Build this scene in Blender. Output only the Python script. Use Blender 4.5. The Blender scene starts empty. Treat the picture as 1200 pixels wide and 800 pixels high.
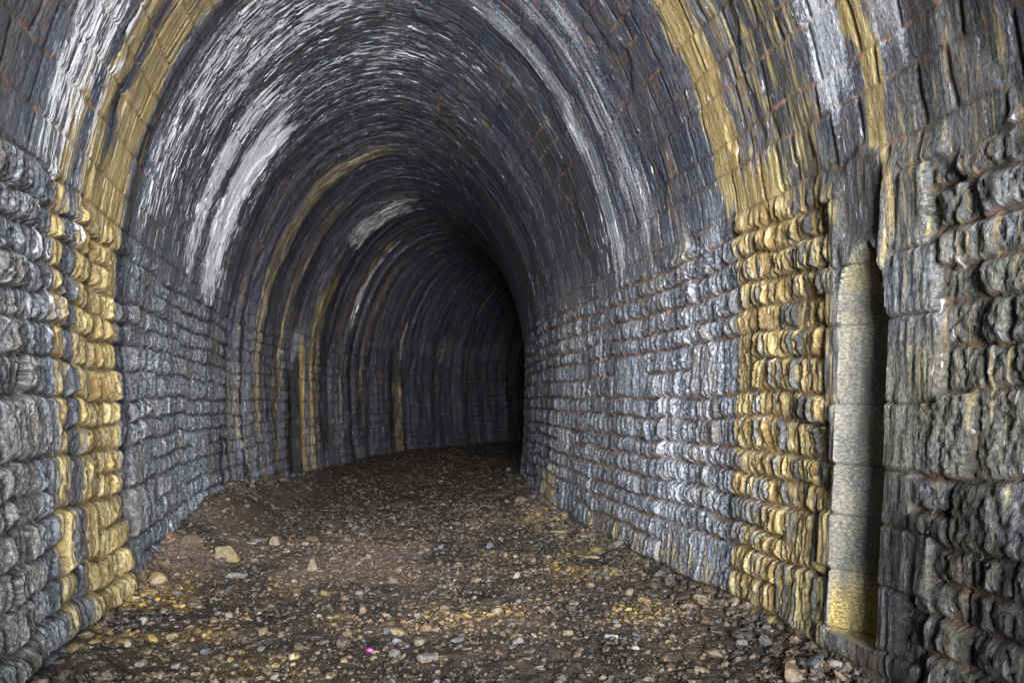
import bpy, bmesh, math, random
import numpy as np
from mathutils import Vector, Matrix
R = math.radians
random.seed(7)
scene = bpy.context.scene
COL = scene.collection
TAU_UNSEEN_MOUTH = -2.2          # arc position of the unseen mouth behind the camera, set for the light's falloff

# ------------------------------------------------------------------ helpers
def link(o, parent=None):
    COL.objects.link(o)
    if parent: o.parent = parent
    return o

def tag(o, label=None, cat=None, group=None, kind=None):
    if label: o['label'] = label
    if cat: o['category'] = cat
    if group: o['group'] = group
    if kind: o['kind'] = kind
    return o

def hash2(i, j, seed):
    i = i.astype(np.uint32); j = j.astype(np.uint32)
    h = i * np.uint32(374761393) + j * np.uint32(668265263) + np.uint32((seed * 2246822519 + 3266489917) & 0xffffffff)
    h = (h ^ (h >> np.uint32(13))) * np.uint32(1274126177)
    h = (h ^ (h >> np.uint32(16))) * np.uint32(2246822519)
    h = h ^ (h >> np.uint32(15))
    return h.astype(np.float64) / 4294967295.0

def vn(x, y, seed=0):
    xf = np.floor(x); yf = np.floor(y)
    xi = xf.astype(np.int64); yi = yf.astype(np.int64)
    fx = x - xf; fy = y - yf
    fx = fx*fx*fx*(fx*(fx*6-15)+10); fy = fy*fy*fy*(fy*(fy*6-15)+10)
    a = hash2(xi, yi, seed); b = hash2(xi+1, yi, seed); c = hash2(xi, yi+1, seed); d = hash2(xi+1, yi+1, seed)
    return (a*(1-fx)+b*fx)*(1-fy) + (c*(1-fx)+d*fx)*fy

def fbm(x, y, seed=0, o=4, g=.5):
    r = 0; a = 1; n = 0
    for k in range(o):
        r = r + a*vn(x*2**k + 17.3*k, y*2**k + 9.1*k, seed+k*31); n += a; a *= g
    return r/n

def facets(x, y, seed):
    """broken faces: every cell of a jittered grid is a small plane with its own tilt and height"""
    xi = np.floor(x).astype(np.int64); yi = np.floor(y).astype(np.int64)
    best = np.full(x.shape, 9.); h = np.zeros_like(x)
    for i in (-1, 0, 1):
        for j in (-1, 0, 1):
            cx, cy = xi+i, yi+j
            dx = x-cx-hash2(cx, cy, seed); dy = y-cy-hash2(cx, cy, seed+1)
            d = dx*dx+dy*dy; m = d < best
            v = (hash2(cx, cy, seed+2)-.5)*1.5*dx+(hash2(cx, cy, seed+3)-.5)*1.5*dy+(hash2(cx, cy, seed+4)-.5)*.5
            h = np.where(m, v, h); best = np.where(m, d, best)
    return h

def sstep(a, b, x):
    t = np.clip((x-a)/(b-a), 0, 1); return t*t*(3-2*t)

# ------------------------------------------------------------------ the line and the section of the tunnel
def heading(s):
    return -.24 + np.where(s > 7.5, .042*(np.minimum(s, 17)-7.5), 0) + np.where(s > 17, .08*(s-17), 0)
SS = np.arange(-60, 48, .02)
_th = heading(SS)
LX = np.cumsum(np.sin(_th))*.02; LY = np.cumsum(np.cos(_th))*.02
_i = np.argmin(abs(SS-3.8)); LX += -.37-LX[_i]; LY += 3.8-LY[_i]

def profile():
    z = np.linspace(-.25, 2.2, 300); w = 2.2-.09*np.clip((1.8-z)/1.8, 0, 2)**1.5
    a = np.linspace(0, np.pi/2, 600); n = 2/1.85
    wa = 2.2*np.cos(a)**n; za = 2.2+3.3*np.sin(a)**n
    w = np.r_[w, wa[1:]]; z = np.r_[z, za[1:]]
    x = np.r_[-w, w[::-1][1:]]; zz = np.r_[z, z[::-1][1:]]
    t = np.r_[0, np.cumsum(np.hypot(np.diff(x), np.diff(zz)))]
    return t, x, zz
PT, PX, PZ = profile()
LT = PT[-1]
SPRING = 3.16             # girth at which the rough wall ends and the dressed vault starts
_dx = np.gradient(PX, PT); _dz = np.gradient(PZ, PT)
k = np.ones(41)/41
_dx = np.convolve(np.pad(_dx, 20, 'edge'), k, 'valid'); _dz = np.convolve(np.pad(_dz, 20, 'edge'), k, 'valid')

def place(s, t, d):
    """point on the lining: arc length s, girth t, d metres proud of it"""
    x = np.interp(t, PT, PX); z = np.interp(t, PT, PZ)
    tx = np.interp(t, PT, _dx); tz = np.interp(t, PT, _dz)
    l = np.hypot(tx, tz); x = x + d*tz/l; z = z - d*tx/l
    h = heading(s)
    return np.interp(s, SS, LX)+x*np.cos(h), np.interp(s, SS, LY)-x*np.sin(h), z

def floor_pos(s, x):
    h = heading(s)
    return np.interp(s, SS, LX)+x*np.cos(h), np.interp(s, SS, LY)-x*np.sin(h)

def mesh_from(name, co, quads, mat, parent=None, attrs=None, uv=None, smooth=True):
    me = bpy.data.meshes.new(name)
    n = len(co); me.vertices.add(n); me.vertices.foreach_set('co', co.astype(np.float32).ravel())
    f, kk = quads.shape
    me.loops.add(f*kk); me.loops.foreach_set('vertex_index', quads.astype(np.int32).ravel())
    me.polygons.add(f); me.polygons.foreach_set('loop_start', (np.arange(f)*kk).astype(np.int32))
    me.update(calc_edges=True)
    me.polygons.foreach_set('use_smooth', np.full(f, smooth))
    for an, v in (attrs or {}).items():
        a = me.attributes.new(an, 'FLOAT_COLOR', 'POINT'); a.data.foreach_set('color', v.astype(np.float32).ravel())
    if uv is not None:
        u = me.uv_layers.new(name='st'); u.data.foreach_set('uv', uv[quads.ravel()].astype(np.float32).ravel())
    me.materials.append(mat)
    me.validate()
    return link(bpy.data.objects.new(name, me), parent)

# ------------------------------------------------------------------ masonry
class Rough:
    """snecked rubble courses: strips > segments > one block or two rows of one to three stones"""
    def __init__(s, seed, right):
        r = np.random.default_rng(seed); s.right = right; s.seed = seed
        b = [-.12]
        while b[-1] < 3.3: b.append(b[-1] + r.uniform(.36, .48))
        b = np.array(b); b = -.12 + (b+.12)*(SPRING+.03+.12)/(b[-1]+.12)
        s.b = b; s.strips = []
        for k in range(len(b)-1):
            e = [-60 if False else -6.]
            while e[-1] < 47: e.append(e[-1] + r.uniform(.26, .78))
            e = np.array(e); n = len(e)-1; mid = .5*(e[1:]+e[:-1])
            pb = np.where(right & (mid < 3.1), .42, .10)
            big = r.random(n) < pb
            split = .5 + r.uniform(-.06, .06) + r.uniform(-.04, .04, n)
            w = e[1:]-e[:-1]
            cnt = np.clip(np.round(w[:, None]/r.uniform(.14, .42, (n, 2))), 1, 4).astype(int)
            cut = np.full((n, 2, 5), 1e9); cut[:, :, 0] = 0
            for i in range(n):
                for j in range(2):
                    c = cnt[i, j]
                    q = np.arange(c+1)/c; q[1:-1] += r.uniform(-.22, .22, c-1)/c
                    cut[i, j, :c+1] = q
            s.strips.append((e, big, split, cut))

    def field(self, s, q):
        sd = self.seed; s_right = float(self.right)
        q2 = q + .10*(fbm(s*.7, q*.6, sd+1, 2)-.5) + .040*(vn(s*3.1, q*2.5, sd+2)-.5) + .012*(vn(s*14, q*9, sd+3)-.5)
        s2 = s + .05*(vn(s*2.6, q*3.2, sd+4)-.5) + .03*(vn(s*9, q*8, sd+5)-.5) + .012*(vn(s*30, q*22, sd+55)-.5)
        n = s.size
        u0 = np.zeros(n); u1 = np.zeros(n); v0 = np.zeros(n); v1 = np.zeros(n); sid = np.zeros(n, np.int64); bigm = np.zeros(n)
        ks = np.clip(np.searchsorted(self.b, q2, side='right')-1, 0, len(self.strips)-1)
        for k, (e, big, split, cut) in enumerate(self.strips):
            m = np.nonzero(ks == k)[0]
            if not len(m): continue
            i = np.clip(np.searchsorted(e, s2[m], side='right')-1, 0, len(e)-2)
            h = self.b[k+1]-self.b[k]; fv = (q2[m]-self.b[k])/h
            row = ((fv > split[i]) & ~big[i]).astype(int)
            fu = (s2[m]-e[i])/(e[i+1]-e[i])
            c = cut[i, row]                       # (m,5)
            c = np.where(big[i][:, None], np.array([0, 1, 1e9, 1e9, 1e9]), c)
            j = (fu[:, None] >= c).sum(1)-1; j = np.clip(j, 0, 3)
            a = np.take_along_axis(c, j[:, None], 1)[:, 0]; bb = np.take_along_axis(c, j[:, None]+1, 1)[:, 0]
            bb = np.minimum(bb, 1)
            w = e[i+1]-e[i]
            u0[m] = e[i]+a*w; u1[m] = e[i]+bb*w
            lo = np.where(big[i], 0, np.where(row == 1, split[i], 0)); hi = np.where(big[i], 1, np.where(row == 1, 1, split[i]))
            v0[m] = self.b[k]+lo*h; v1[m] = self.b[k]+hi*h
            sid[m] = (k*1000+i)*8+row*4+j; bigm[m] = big[i]
        r1 = hash2(sid, sid*0+1, sd); r2 = hash2(sid, sid*0+2, sd); r3 = hash2(sid, sid*0+3, sd); r4 = hash2(sid, sid*0+4, sd); r5 = hash2(sid, sid*0+5, sd)
        eu = np.minimum(s2-u0, u1-s2)-.004; ev = np.minimum(q2-v0, v1-q2)-.006
        hgt = v1-v0; wid = np.maximum(u1-u0, .03)
        fu = (s2-.5*(u0+u1))/wid; fv = (q2-.5*(v0+v1))/hgt
        calm = 1-.30*sstep(5, 8, s); rough = 1-.30*(1-sstep(2.8, 3.3, s))*s_right
        # cleaved leaves of the slate: stepped slices across the stone, each ending at its own height
        th = (.034+.055*r5)*(1+.9*s_right*(1-sstep(2.9, 3.4, s)))
        bow = .030*(fv*2)**2*np.where(r2 > .4, 1, -.5) + .022*(vn(s*6, q*11, sd+6)-.5) + .010*(vn(s*22, q*20, sd+61)-.5)
        cs = (s2+bow+.05*(vn(s*9, q*1.5, sd+62)-.5)+r1*5)/th; ci = np.floor(cs); cf = cs-ci
        so = hash2(ci.astype(np.int64), sid, sd+9); so2 = hash2(ci.astype(np.int64), sid, sd+10)
        ev = ev-.010*so2*(so2 > .3)
        ru = np.minimum(.020+.03*r4, wid*.5); rv = np.minimum(.020+.036*r5, hgt*.5)
        hu = np.sqrt(np.clip(1-(1-np.clip(eu/ru, 0, 1))**2, 0, 1)); hv = np.sqrt(np.clip(1-(1-np.clip(ev/rv, 0, 1))**2, 0, 1))
        amp = .020+.022*r1
        h = amp*hv*(.45+.55*hu)
        h = h + (r2-.5)*.045*(.55+.45*hv) + (r3-.5)*.05*fu*(.5+.5*hv) + (r4-.5)*.03*fv
        leaf = rough*.032*(so-.5) + rough*.012*(np.abs(cf-.5)*-2+.5)*(.4+so)
        endv = np.clip(ev/.05, 0, 1)
        h = h + leaf*(.5+.5*endv)*(.45+.55*hv)*np.where(bigm > 0, .45, 1)
        crev = (1-np.clip(np.minimum(cf, 1-cf)*th/.006, 0, 1))*(so2 > .35)*hv*np.where(bigm > 0, .4, 1)
        h = h - .012*crev + .012
        h = h*(calm-.16*sstep(8.5, 12.5, s))
        # broken fibre relief
        fib = fbm(s*34+r1*50, q*7+r2*50, sd+11, 3)-.5
        h = h + .010*fib*hv + .008*(fbm(s*15, q*12, sd+12, 4)-.5) + hv*(.5+.5*hu)*((.016-.006*s_right*(1-sstep(2.9, 3.4, s)))*facets(s*10+.5*fbm(s*30, q*30, sd+15, 2), q*7+.5*fbm(s*30, q*30, sd+16, 2), sd+17)+.009*facets(s*26, q*17, sd+21)) + .012*(fbm(s*48, q*40, sd+13, 2)-.5)*hv
        seam = np.maximum(1-np.clip(np.minimum(eu*1.3, ev)/.009, 0, 1), .75*crev)
        bed = 1-np.clip(ev/.016, 0, 1)
        return h, dict(r1=r1, r2=r2, r3=r3, seam=seam, bed=bed, leaf=so, eu=eu, ev=ev)

class Vault:
    def __init__(s, seed):
        r = np.random.default_rng(seed); s.seed = seed
        n = 37; b = np.linspace(0, 1, n+1); b[1:-1] += r.uniform(-.18, .18, n-1)/n
        s.b = 2.0 + b*(LT-4.0); s.e = []
        for k in range(n):
            e = [-6.]
            while e[-1] < 47: e.append(e[-1]+r.choice([.16, .25, .34, .46])*r.uniform(.8, 1.2))
            s.e.append(np.array(e))
    def field(self, s, t):
        sd = self.seed
        t2 = t + .03*(vn(s*1.1, t*1.1, sd+1)-.5)+.022*(vn(s*6, t*4, sd+2)-.5)
        s2 = s + .03*(vn(s*4, t*4, sd+3)-.5)+.016*(vn(s*16, t*9, sd+4)-.5)
        n = s.size; ks = np.clip(np.searchsorted(self.b, t2, side='right')-1, 0, len(self.e)-1)
        u0 = np.zeros(n); u1 = np.zeros(n); sid = np.zeros(n, np.int64)
        for k, e in enumerate(self.e):
            m = np.nonzero(ks == k)[0]
            if not len(m): continue
            i = np.clip(np.searchsorted(e, s2[m], side='right')-1, 0, len(e)-2)
            u0[m] = e[i]; u1[m] = e[i+1]; sid[m] = k*1000+i
        v0 = self.b[ks]; v1 = self.b[ks+1]
        r1 = hash2(sid, sid*0+1, sd); r2 = hash2(sid, sid*0+2, sd); r3 = hash2(sid, sid*0+3, sd)
        eu = np.minimum(s2-u0, u1-s2)-.003; ev = np.minimum(t2-v0, v1-t2)-.004
        g = np.clip(np.minimum(eu, ev)/.020, 0, 1); g = np.sqrt(np.clip(1-(1-g)**2, 0, 1))
        fu = (s2-.5*(u0+u1))/(u1-u0)
        h = .006*g + (r1-.5)*.004*g + (r2-.5)*.006*fu
        fib = fbm(s*38+r1*40, t*7+r2*40, sd+5, 4)-.5
        h = h + .006*fib*g
        h = h - .006*(1-np.clip(np.minimum(eu, ev)/.014, 0, 1))
        spall = sstep(.60, .68, fbm(s*2.2, t*1.6, sd+6, 3)); h = h-.014*spall
        seam = 1-np.clip(np.minimum(eu, ev)/.013, 0, 1); bed = 1-np.clip(ev/.018, 0, 1)
        return h, dict(r1=r1, r2=r2, r3=r3, seam=seam, bed=bed, leaf=r2, eu=eu, ev=ev)

ROUGH_L = Rough(11, False); ROUGH_R = Rough(23, True); VAULT = Vault(5)

# mineral streaks, with some light and shade painted in, down the lining: (from s, to s, from t, to t, strength, soft edge in s)
YELLOW = [(4.84, 5.58, -1, 3.3, 1.15, .14), (4.76, 4.98, 3.0, 6.6, .62, .06), (5.12, 5.60, 3.0, 6.6, .62, .1), (4.44, 4.60, .3, 3.5, .70, .08),
          (5.7, 5.8, 3.2, 4.0, .45, .03), (10.9, 11.35, 1.2, 6.6, .42, .15), (11.9, 12.3, -1, 2.2, .45, .15), (13.42, 13.68, -1, 2.8, .95, .06),
          (13.9, 14.5, -1, 4.2, .42, .2), (15.6, 15.8, .5, 5.5, .42, .1), (17.0, 17.3, 1, 5.5, .28, .1), (18.6, 19.3, -1, 2.2, .30, .25), (21.9, 22.1, .5, 2.6, .2, .1),
          (9.9, 10.15, 3, 5.5, .25, .08), (12.2, 12.5, 2, 5.6, .4, .1), (7.3, 7.5, .2, 1.6, .25, .06), (9.9, 10.3, 1.0, 1.9, .35, .1),
          # right
          (3.80, 4.34, 10.40, 14, 1.1, .13), (3.36, 3.80, 10.6, 14, .60, .12), (4.23, 4.48, 7.8, 10.4, .95, .13), (3.98, 4.12, 8.6, 10.4, .40, .05),
          (3.80, 3.92, 8.2, 10.4, .40, .04), (3.45, 3.72, 9.2, 10.4, .34, .1), (2.98, 3.10, 8.6, 10.75, .8, .05), (2.2, 2.9, 10.2, 12.2, .22, .2), (2.75, 2.95, 10.3, 11.0, .30, .05),
          (8.7, 9.7, 12.7, 14, .5, .2), (4.3, 7.2, 13.08, 14, .42, .1), (5.0, 5.3, 10.0, 10.8, .25, .08), (2.2, 2.7, 12.4, 13.4, .2, .2)]
FLECK = [(8.25, 8.95, 3.0, 5.3, 1.05, .22), (7.5, 7.9, 3.1, 5.2, .85, .2), (7.8, 8.3, 5.0, 5.9, .42, .2), (6.0, 6.5, 3.2, 5.6, .55, .12), (5.95, 9.3, 3.1, 6.8, .30, .3), (6.6, 7.1, 4.5, 6.3, .6, .15),
         (4.2, 4.66, 3.0, 5.2, .62, .07), (4.74, 4.9, 2.6, 4.2, .40, .05), (4.3, 4.45, 2.4, 3.3, .5, .04), (7, 12.5, 5.6, 8.2, .16, .5), (7.8, 8.2, 6.3, 7.1, .42, .15), (13.7, 14.6, 5.2, 6.6, .62, .2),
         (10.4, 10.6, .4, 3.4, .35, .05), (6.5, 11, 8, 9.6, .08, .5), (9, 20, 3.2, 8, .08, .4), (15.9, 16.1, 3.5, 5.8, .6, .05), (19, 19.2, 2.8, 3.8, .6, .05),
         (21, 21.2, 3, 3.8, .5, .05), (6.55, 6.8, 10.0, 10.6, .4, .05), (4.2, 4.7, 10.8, 11.2, .2, .1)]
WASH = [(6.30, 6.60, 7.4, 10.5, .66, .10), (5.55, 6.1, 6.6, 10.4, .56, .14), (6.0, 6.3, 9, 10.5, .35, .1), (3.14, 3.42, 8.2, 10.1, .75, .06), (2.74, 2.97, 7.6, 10.05, .75, .06), (4.9, 5.2, 10.3, 11.7, .5, .1),
        (5.1, 5.6, 11.6, 13.2, .62, .12), (6.3, 7.3, 10.3, 11.6, .35, .25), (5.9, 6.2, 3.2, 5.4, .45, .1), (10.4, 10.62, .2, 4, .5, .06), (14.5, 15.2, 0, 3, .2, .15), (18.0, 18.4, 0, 3, .2, .15),
        (12.4, 14.8, 4.2, 6.8, .18, .4), (9.2, 9.9, 6, 7.6, .22, .2), (3.6, 4.4, .5, 3.0, .25, .2), (5.95, 6.6, .8, 3.0, .45, .2), (6.5, 9.0, .3, 2.8, .42, .3), (9.6, 11.5, .3, 2.6, .3, .3),
        (4.55, 5.1, 10.4, 13.0, .55, .15), (6.6, 8.6, 10.8, 13.2, .45, .4), (5.2, 6.0, 10.4, 11.8, .40, .2), (3.85, 4.3, .4, 3.0, .50, .12), (2.3, 2.9, 10.6, 12.0, .2, .2)]  # some wall entries strengthened to paint in bright, lit stone
DARK = [(5.68, 5.86, -1, 6.6, .8, .05), (9.1, 9.4, -1, 1.2, 1.0, .05), (4.62, 4.76, .2, 2.6, .3, .05), (12.76, 13.38, -1, 2.3, 3.2, .05), (12.5, 13.0, 0, 6.0, .7, .15), (4.98, 5.10, 3.1, 6.5, .6, .03), (5.00, 5.12, .1, 3.0, .55, .05), (9.1, 9.35, -1, 1.5, .6, .1), (15.0, 15.25, -1, 4, .6, .1), (17.3, 17.6, -1, 3.5, .6, .15),  # black bands at the left chases paint the shade inside them
        (11.35, 11.8, 1.5, 5.5, .4, .15), (2.1, 2.95, 12.25, 14, 1.0, .25), (1.9, 2.75, 6.5, 10.3, .85, .2), (4.66, 4.8, 8.2, 10.2, .3, .05), (2.1, 2.7, 8.5, 10.8, .5, .15), (7.2, 7.8, 8.4, 10.0, .3, .2), (4.1, 4.22, 9.3, 10.9, .35, .03), (2.42, 2.75, 11.6, 12.6, .3, .1),  # near right ends darkened in the colour as corner shade, partly damp stone
        (3.55, 3.66, 11.9, 12.6, .5, .03), (2.98, 3.32, 10.42, 10.92, .45, .05), (19.6, 19.9, -1, 3, .5, .1), (3, 12.5, -.9, .25, .65, .3), (2, 8, 13.2, 14, .5, .3)]

_r = np.random.default_rng(61); _s = 9.6
while _s < 25:                                  # the outer wall further in: one run of damp, lime or ochre after another
    _w = _r.uniform(.06, .26); _k = _r.integers(0, 4); _b = (_s, _s+_w, _r.uniform(-1, .6), _r.uniform(2.2, 6.5))
    if _k in (0, 3): DARK.append(_b+(_r.uniform(.6, 1.1), .06))
    elif _k == 1: WASH.append(_b+(_r.uniform(.25, .5), .05))
    else: YELLOW.append(_b+(_r.uniform(.2, .40)*max(.2, 1-(_s-9.6)/9), .06))
    _s += _w+_r.uniform(.1, .5)

def bands(lst, s, t, seed, wob=.07, jit=0):
    out = np.zeros_like(s)
    wv = (vn(t*.9, s*.15, seed)-.5)*2*wob + (vn(t*4.5, s*.6, seed+1)-.5)*wob*1.2
    sw = s+wv+jit
    for k, (a, b, c, d, st, so) in enumerate(lst):
        if sw.min() > b+so or sw.max() < a-so: continue
        m = sstep(a-so, a+so*.6, sw)*(1-sstep(b-so*.6, b+so, sw))*sstep(c-.35, c+.15, t+.3*(vn(s*14, t*.5, seed+k)-.5))*(1-sstep(d-.15, d+.35, t+.5*(vn(s*14, t*.5, seed+3+k)-.5)))
        out = np.maximum(out, m*st)
    return out

GROOVE_S, GROOVE_R = 3.115, .150
def lining(s, t, zone):
    """displacement and surface data for points of one zone of the lining"""
    if zone == 'left': h, a = ROUGH_L.field(s, t-.05)
    elif zone == 'right': h, a = ROUGH_R.field(s, LT-t-.05)
    else: h, a = VAULT.field(s, t)
    big = .05*(fbm(s*.7, t*.6, 77, 2)-.5); h = h + big
    vault = sstep(1.6, 4.0, np.minimum(t, LT-t)+.9*(fbm(s*1.5, t*.5, 86, 3)-.5)); rust = np.zeros_like(s); chute = np.zeros_like(s)
    if zone != 'vault':
        # the rubble gives way to dressed courses towards the springing
        q = t if zone == 'left' else LT-t
        w = sstep(.44, .60, (q-2.62)/.55+.75*(fbm(s*1.3, q*1.6, 89, 3)-.5)); w = np.maximum(w, sstep(SPRING-.12, SPRING-.02, q))
        m = np.nonzero(w > 0)[0]
        if len(m):
            hv, av = VAULT.field(s[m], t[m]); hv = hv + big[m]
            h[m] = h[m]*(1-w[m])+hv*w[m]
            for kk in a: a[kk][m] = np.where(w[m] > .5, av[kk], a[kk][m])
        h = h - .02*(1-w)
        # a stray toe of rubble where the wall meets the floor
        h = h + .05*(1-sstep(.05, .55, q))*fbm(s*1.3, q*1.5, 81, 2)
    if zone == 'left': vault = np.maximum(vault, .35*sstep(8, 12, s)+.65*sstep(12.5, 17, s))  # left wall painted darker further in, standing in for the unlit depth
    if zone == 'right': vault = vault*.75
    ribs = sstep(7, 12, s)*(LT*.5-t > 0)
    h = h + ribs*(.13*(fbm(s*2.3, t*.22, 87, 3)-.5) + .10*(fbm(s*6.5, t*.7, 88, 2)-.5))*(1-.6*sstep(3, 5.5, t))
    jit = .03*(a['r2']-.5)*(1-vault)
    yel = bands(YELLOW, s, t, 40, .07, jit); fl = bands(FLECK, s, t, 50, .04)*(.45+.55*vault); wa = bands(WASH, s, t, 60, .07, jit); dk = bands(DARK, s, t, 70, .03)
    yel = yel*(1-(.2 if zone == 'left' else .75)*(1-vault)*(a['leaf'] > .80))
    if zone == 'left':
        # open drain chase further in
        g = sstep(12.86, 12.92, s)*(1-sstep(13.28, 13.40, s))*(1-sstep(2.9, 3.2, t))
        h = h-.16*g
        g = sstep(9.10, 9.16, s)*(1-sstep(9.26, 9.4, s))*(1-sstep(.9, 1.3, t)); h = h-.12*g
        g = sstep(5.66, 5.70, s)*(1-sstep(5.84, 5.9, s))*(1-sstep(1.0, 1.5, t)); h = h-.10*g
        for c in (15.1, 17.45, 19.75): 
            g = np.exp(-((s-c)/.16)**2)*(1-sstep(2.4, 3.2, t)); h = h-.09*g
    if zone == 'right':
        z = np.interp(t, PT, PZ)
        # dressed stones either side of the drain chute
        blk = hash2(np.searchsorted(-np.array([2.60, 2.20, 1.88, 1.44, 1.10, .82, .51, .19]), -z), np.zeros(len(s), int), 8)
        near = sstep(2.70, 2.74, s+.22*(blk-.5))*(1-sstep(3.30, 3.38, s-.14*blk))*sstep(.0, .12, z)*(1-sstep(2.55, 2.8, z))
        jz = np.array([2.60, 2.20, 1.88, 1.44, 1.10, .82, .51, .19, -.1])
        jd = np.min(np.abs(z[:, None]+.01*(vn(s*7, z*9, 92)-.5)[:, None]-jz[None]), 1)
        ed = jd
        flat = .052+.016*(fbm(s*9, z*7, 91, 4)-.5) + .014*(fbm(s*40, z*5, 95, 3)-.5) + .018*(hash2(np.searchsorted(-jz, -z), (s > 3.18).astype(int), 4)-.5)
        flat = flat - .022*(1-sstep(.0, .018, ed))
        seam2 = 1-sstep(.0, .010, ed)
        h = h*(1-near)+flat*near
        for kk in ('seam', 'bed'): a[kk] = a[kk]*(1-near)+seam2*near*(.5 if kk == 'bed' else 1)
        # the half-round chute itself
        zt = 2.30
        u = (s-GROOVE_S)/GROOVE_R
        up = np.clip((z-(zt-.42))/.42, 0, 4)
        u = np.where(u > 0, u/1.35, u)
        rr = 1-np.clip(u*u+up*up, 0, 1)
        dep = GROOVE_R*np.where(u > 0, rr**1.25, np.sqrt(rr))
        inside = (rr > 0)*(z > .17)
        dep = dep*sstep(.165, .185, z)
        cj = np.min(np.abs(z[:, None]-jz[None]), 1)
        h = np.where(inside, np.minimum(h, .045-dep*1.05 + .022*(fbm(s*16, z*14, 96, 5)-.5)-.008*(1-sstep(0, .012, cj))), h)
        chute = inside*1.0
        for kk, vv in (('r1', hash2(np.searchsorted(-jz, -z), np.zeros(len(s), int), 12)), ('r2', .85), ('leaf', .4)): a[kk] = np.where(inside, vv, a[kk])
        a['seam'] = np.where(inside, 1-sstep(0, .008, cj), a['seam']); a['bed'] = np.where(inside, 0, a['bed'])
        yel = np.where(inside, np.maximum(.10+.30*sstep(.25, .6, fbm(s*5, z*3, 97, 3)), np.maximum(.95*(1-sstep(.30, .75, z+.3*(fbm(s*14, z*5, 101, 3)-.5))), .55*sstep(1.9, 2.1, z)*(1-sstep(2.2, 2.3, z)))), yel)
        # slab and slanted block above its head
        sl = sstep(2.98, 3.02, s+.03*(vn(z*5, z*0, 94)-.5))*(1-sstep(3.26, 3.34, s+.1*(vn(z*4, z*0, 95)-.5)))*sstep(2.26, 2.34, z-.25*np.abs(s-3.13))*(1-sstep(2.78, 2.86, z+.5*np.abs(s-3.13)))
        h = h*(1-sl)+(.02+.015*(fbm(s*30, z*5, 98, 3)-.5))*sl; dk = np.maximum(dk, .45*sl); yel = yel*(1-sl)
        a['seam'] = a['seam']*(1-sl); a['bed'] = a['bed']*(1-sl)
        bl = sstep(2.86, 2.90, s+.12*(z-2.5))*(1-sstep(2.97, 3.00, s+.12*(z-2.5)))*sstep(2.1, 2.16, z)*(1-sstep(2.6, 2.7, z))
        h = h*(1-bl)+(.055+.2*(s-2.96)+.02*(fbm(s*20, z*6, 99, 3)-.5))*bl; yel = np.maximum(yel, .42*bl); a['seam'] = a['seam']*(1-bl)
        rust = .9*sstep(2.0, 2.6, s)*(1-sstep(9.5, 11, s))
    if zone == 'vault': rust = .35+.9*sstep(.45, .62, fbm(s*.8, t*.7, 83, 3))*(1-sstep(9, 14, s))
    # girth-wise films that vary from ring to ring along the tunnel
    ring = fbm(s*1.9, t*.12, 84, 4); ring2 = fbm(s*5.5+40, t*.2, 85, 3)
    c1 = np.stack([yel, fl, wa, dk], 1)
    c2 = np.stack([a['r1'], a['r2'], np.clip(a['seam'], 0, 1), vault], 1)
    c3 = np.stack([np.clip(a['bed'], 0, 1)*np.clip(rust, 0, 1), ring, ring2, a['leaf']], 1)
    return h, c1, c2, c3, chute

def build_zone(name, zone, t0, t1, mat, parent, sections, split=False):
    cos, qs, uvs, c1s, c2s, c3s = [], [], [], [], [], []; chq = []; base = 0
    for (sa, sb, ds, dtw, dtv) in sections:
        dt = dtv if zone == 'vault' else dtw
        sv = np.linspace(sa, sb, max(2, int(round((sb-sa)/ds))+1)); tv = np.linspace(t0, t1, int(round((t1-t0)/dt))+1)
        S, T = np.meshgrid(sv, tv, indexing='ij'); S = S.ravel(); T = T.ravel()
        h, c1, c2, c3, ch = lining(S, T, zone)
        if sb > 43: h = np.where(S > 43.8, h+3.2, h)          # lining pinched shut out of sight to keep light out of the far end
        x, y, z = place(S, T, h)
        cos.append(np.stack([x, y, z], 1)); uvs.append(np.stack([S, T], 1)); c1s.append(c1); c2s.append(c2); c3s.append(c3)
        n, m = len(sv), len(tv)
        I = (np.arange(n-1)[:, None]*m+np.arange(m-1)[None]).ravel()+base
        q = np.stack([I, I+1, I+m+1, I+m], 1)
        chq.append((ch[q-base].sum(1) >= 2)); qs.append(q); base += n*m
    co = np.concatenate(cos); q = np.concatenate(qs); uv = np.concatenate(uvs)
    at = dict(streak=np.concatenate(c1s), stone=np.concatenate(c2s), film=np.concatenate(c3s))
    cm = np.concatenate(chq)
    o = mesh_from(name, co, q[~cm] if split else q, mat, parent, at, uv)
    if split and cm.any():
        used = np.unique(q[cm]); remap = np.full(len(co), -1); remap[used] = np.arange(len(used))
        ch = mesh_from('drain_chute', co[used], remap[q[cm]], mat, o, {k: v[used] for k, v in at.items()}, uv[used])
        ch.data.materials.clear(); ch.data.materials.append(DRESSED)
        tag(ch, 'half-round drain chute cut into the right-hand wall, stained yellow at its foot')
    return o

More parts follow.
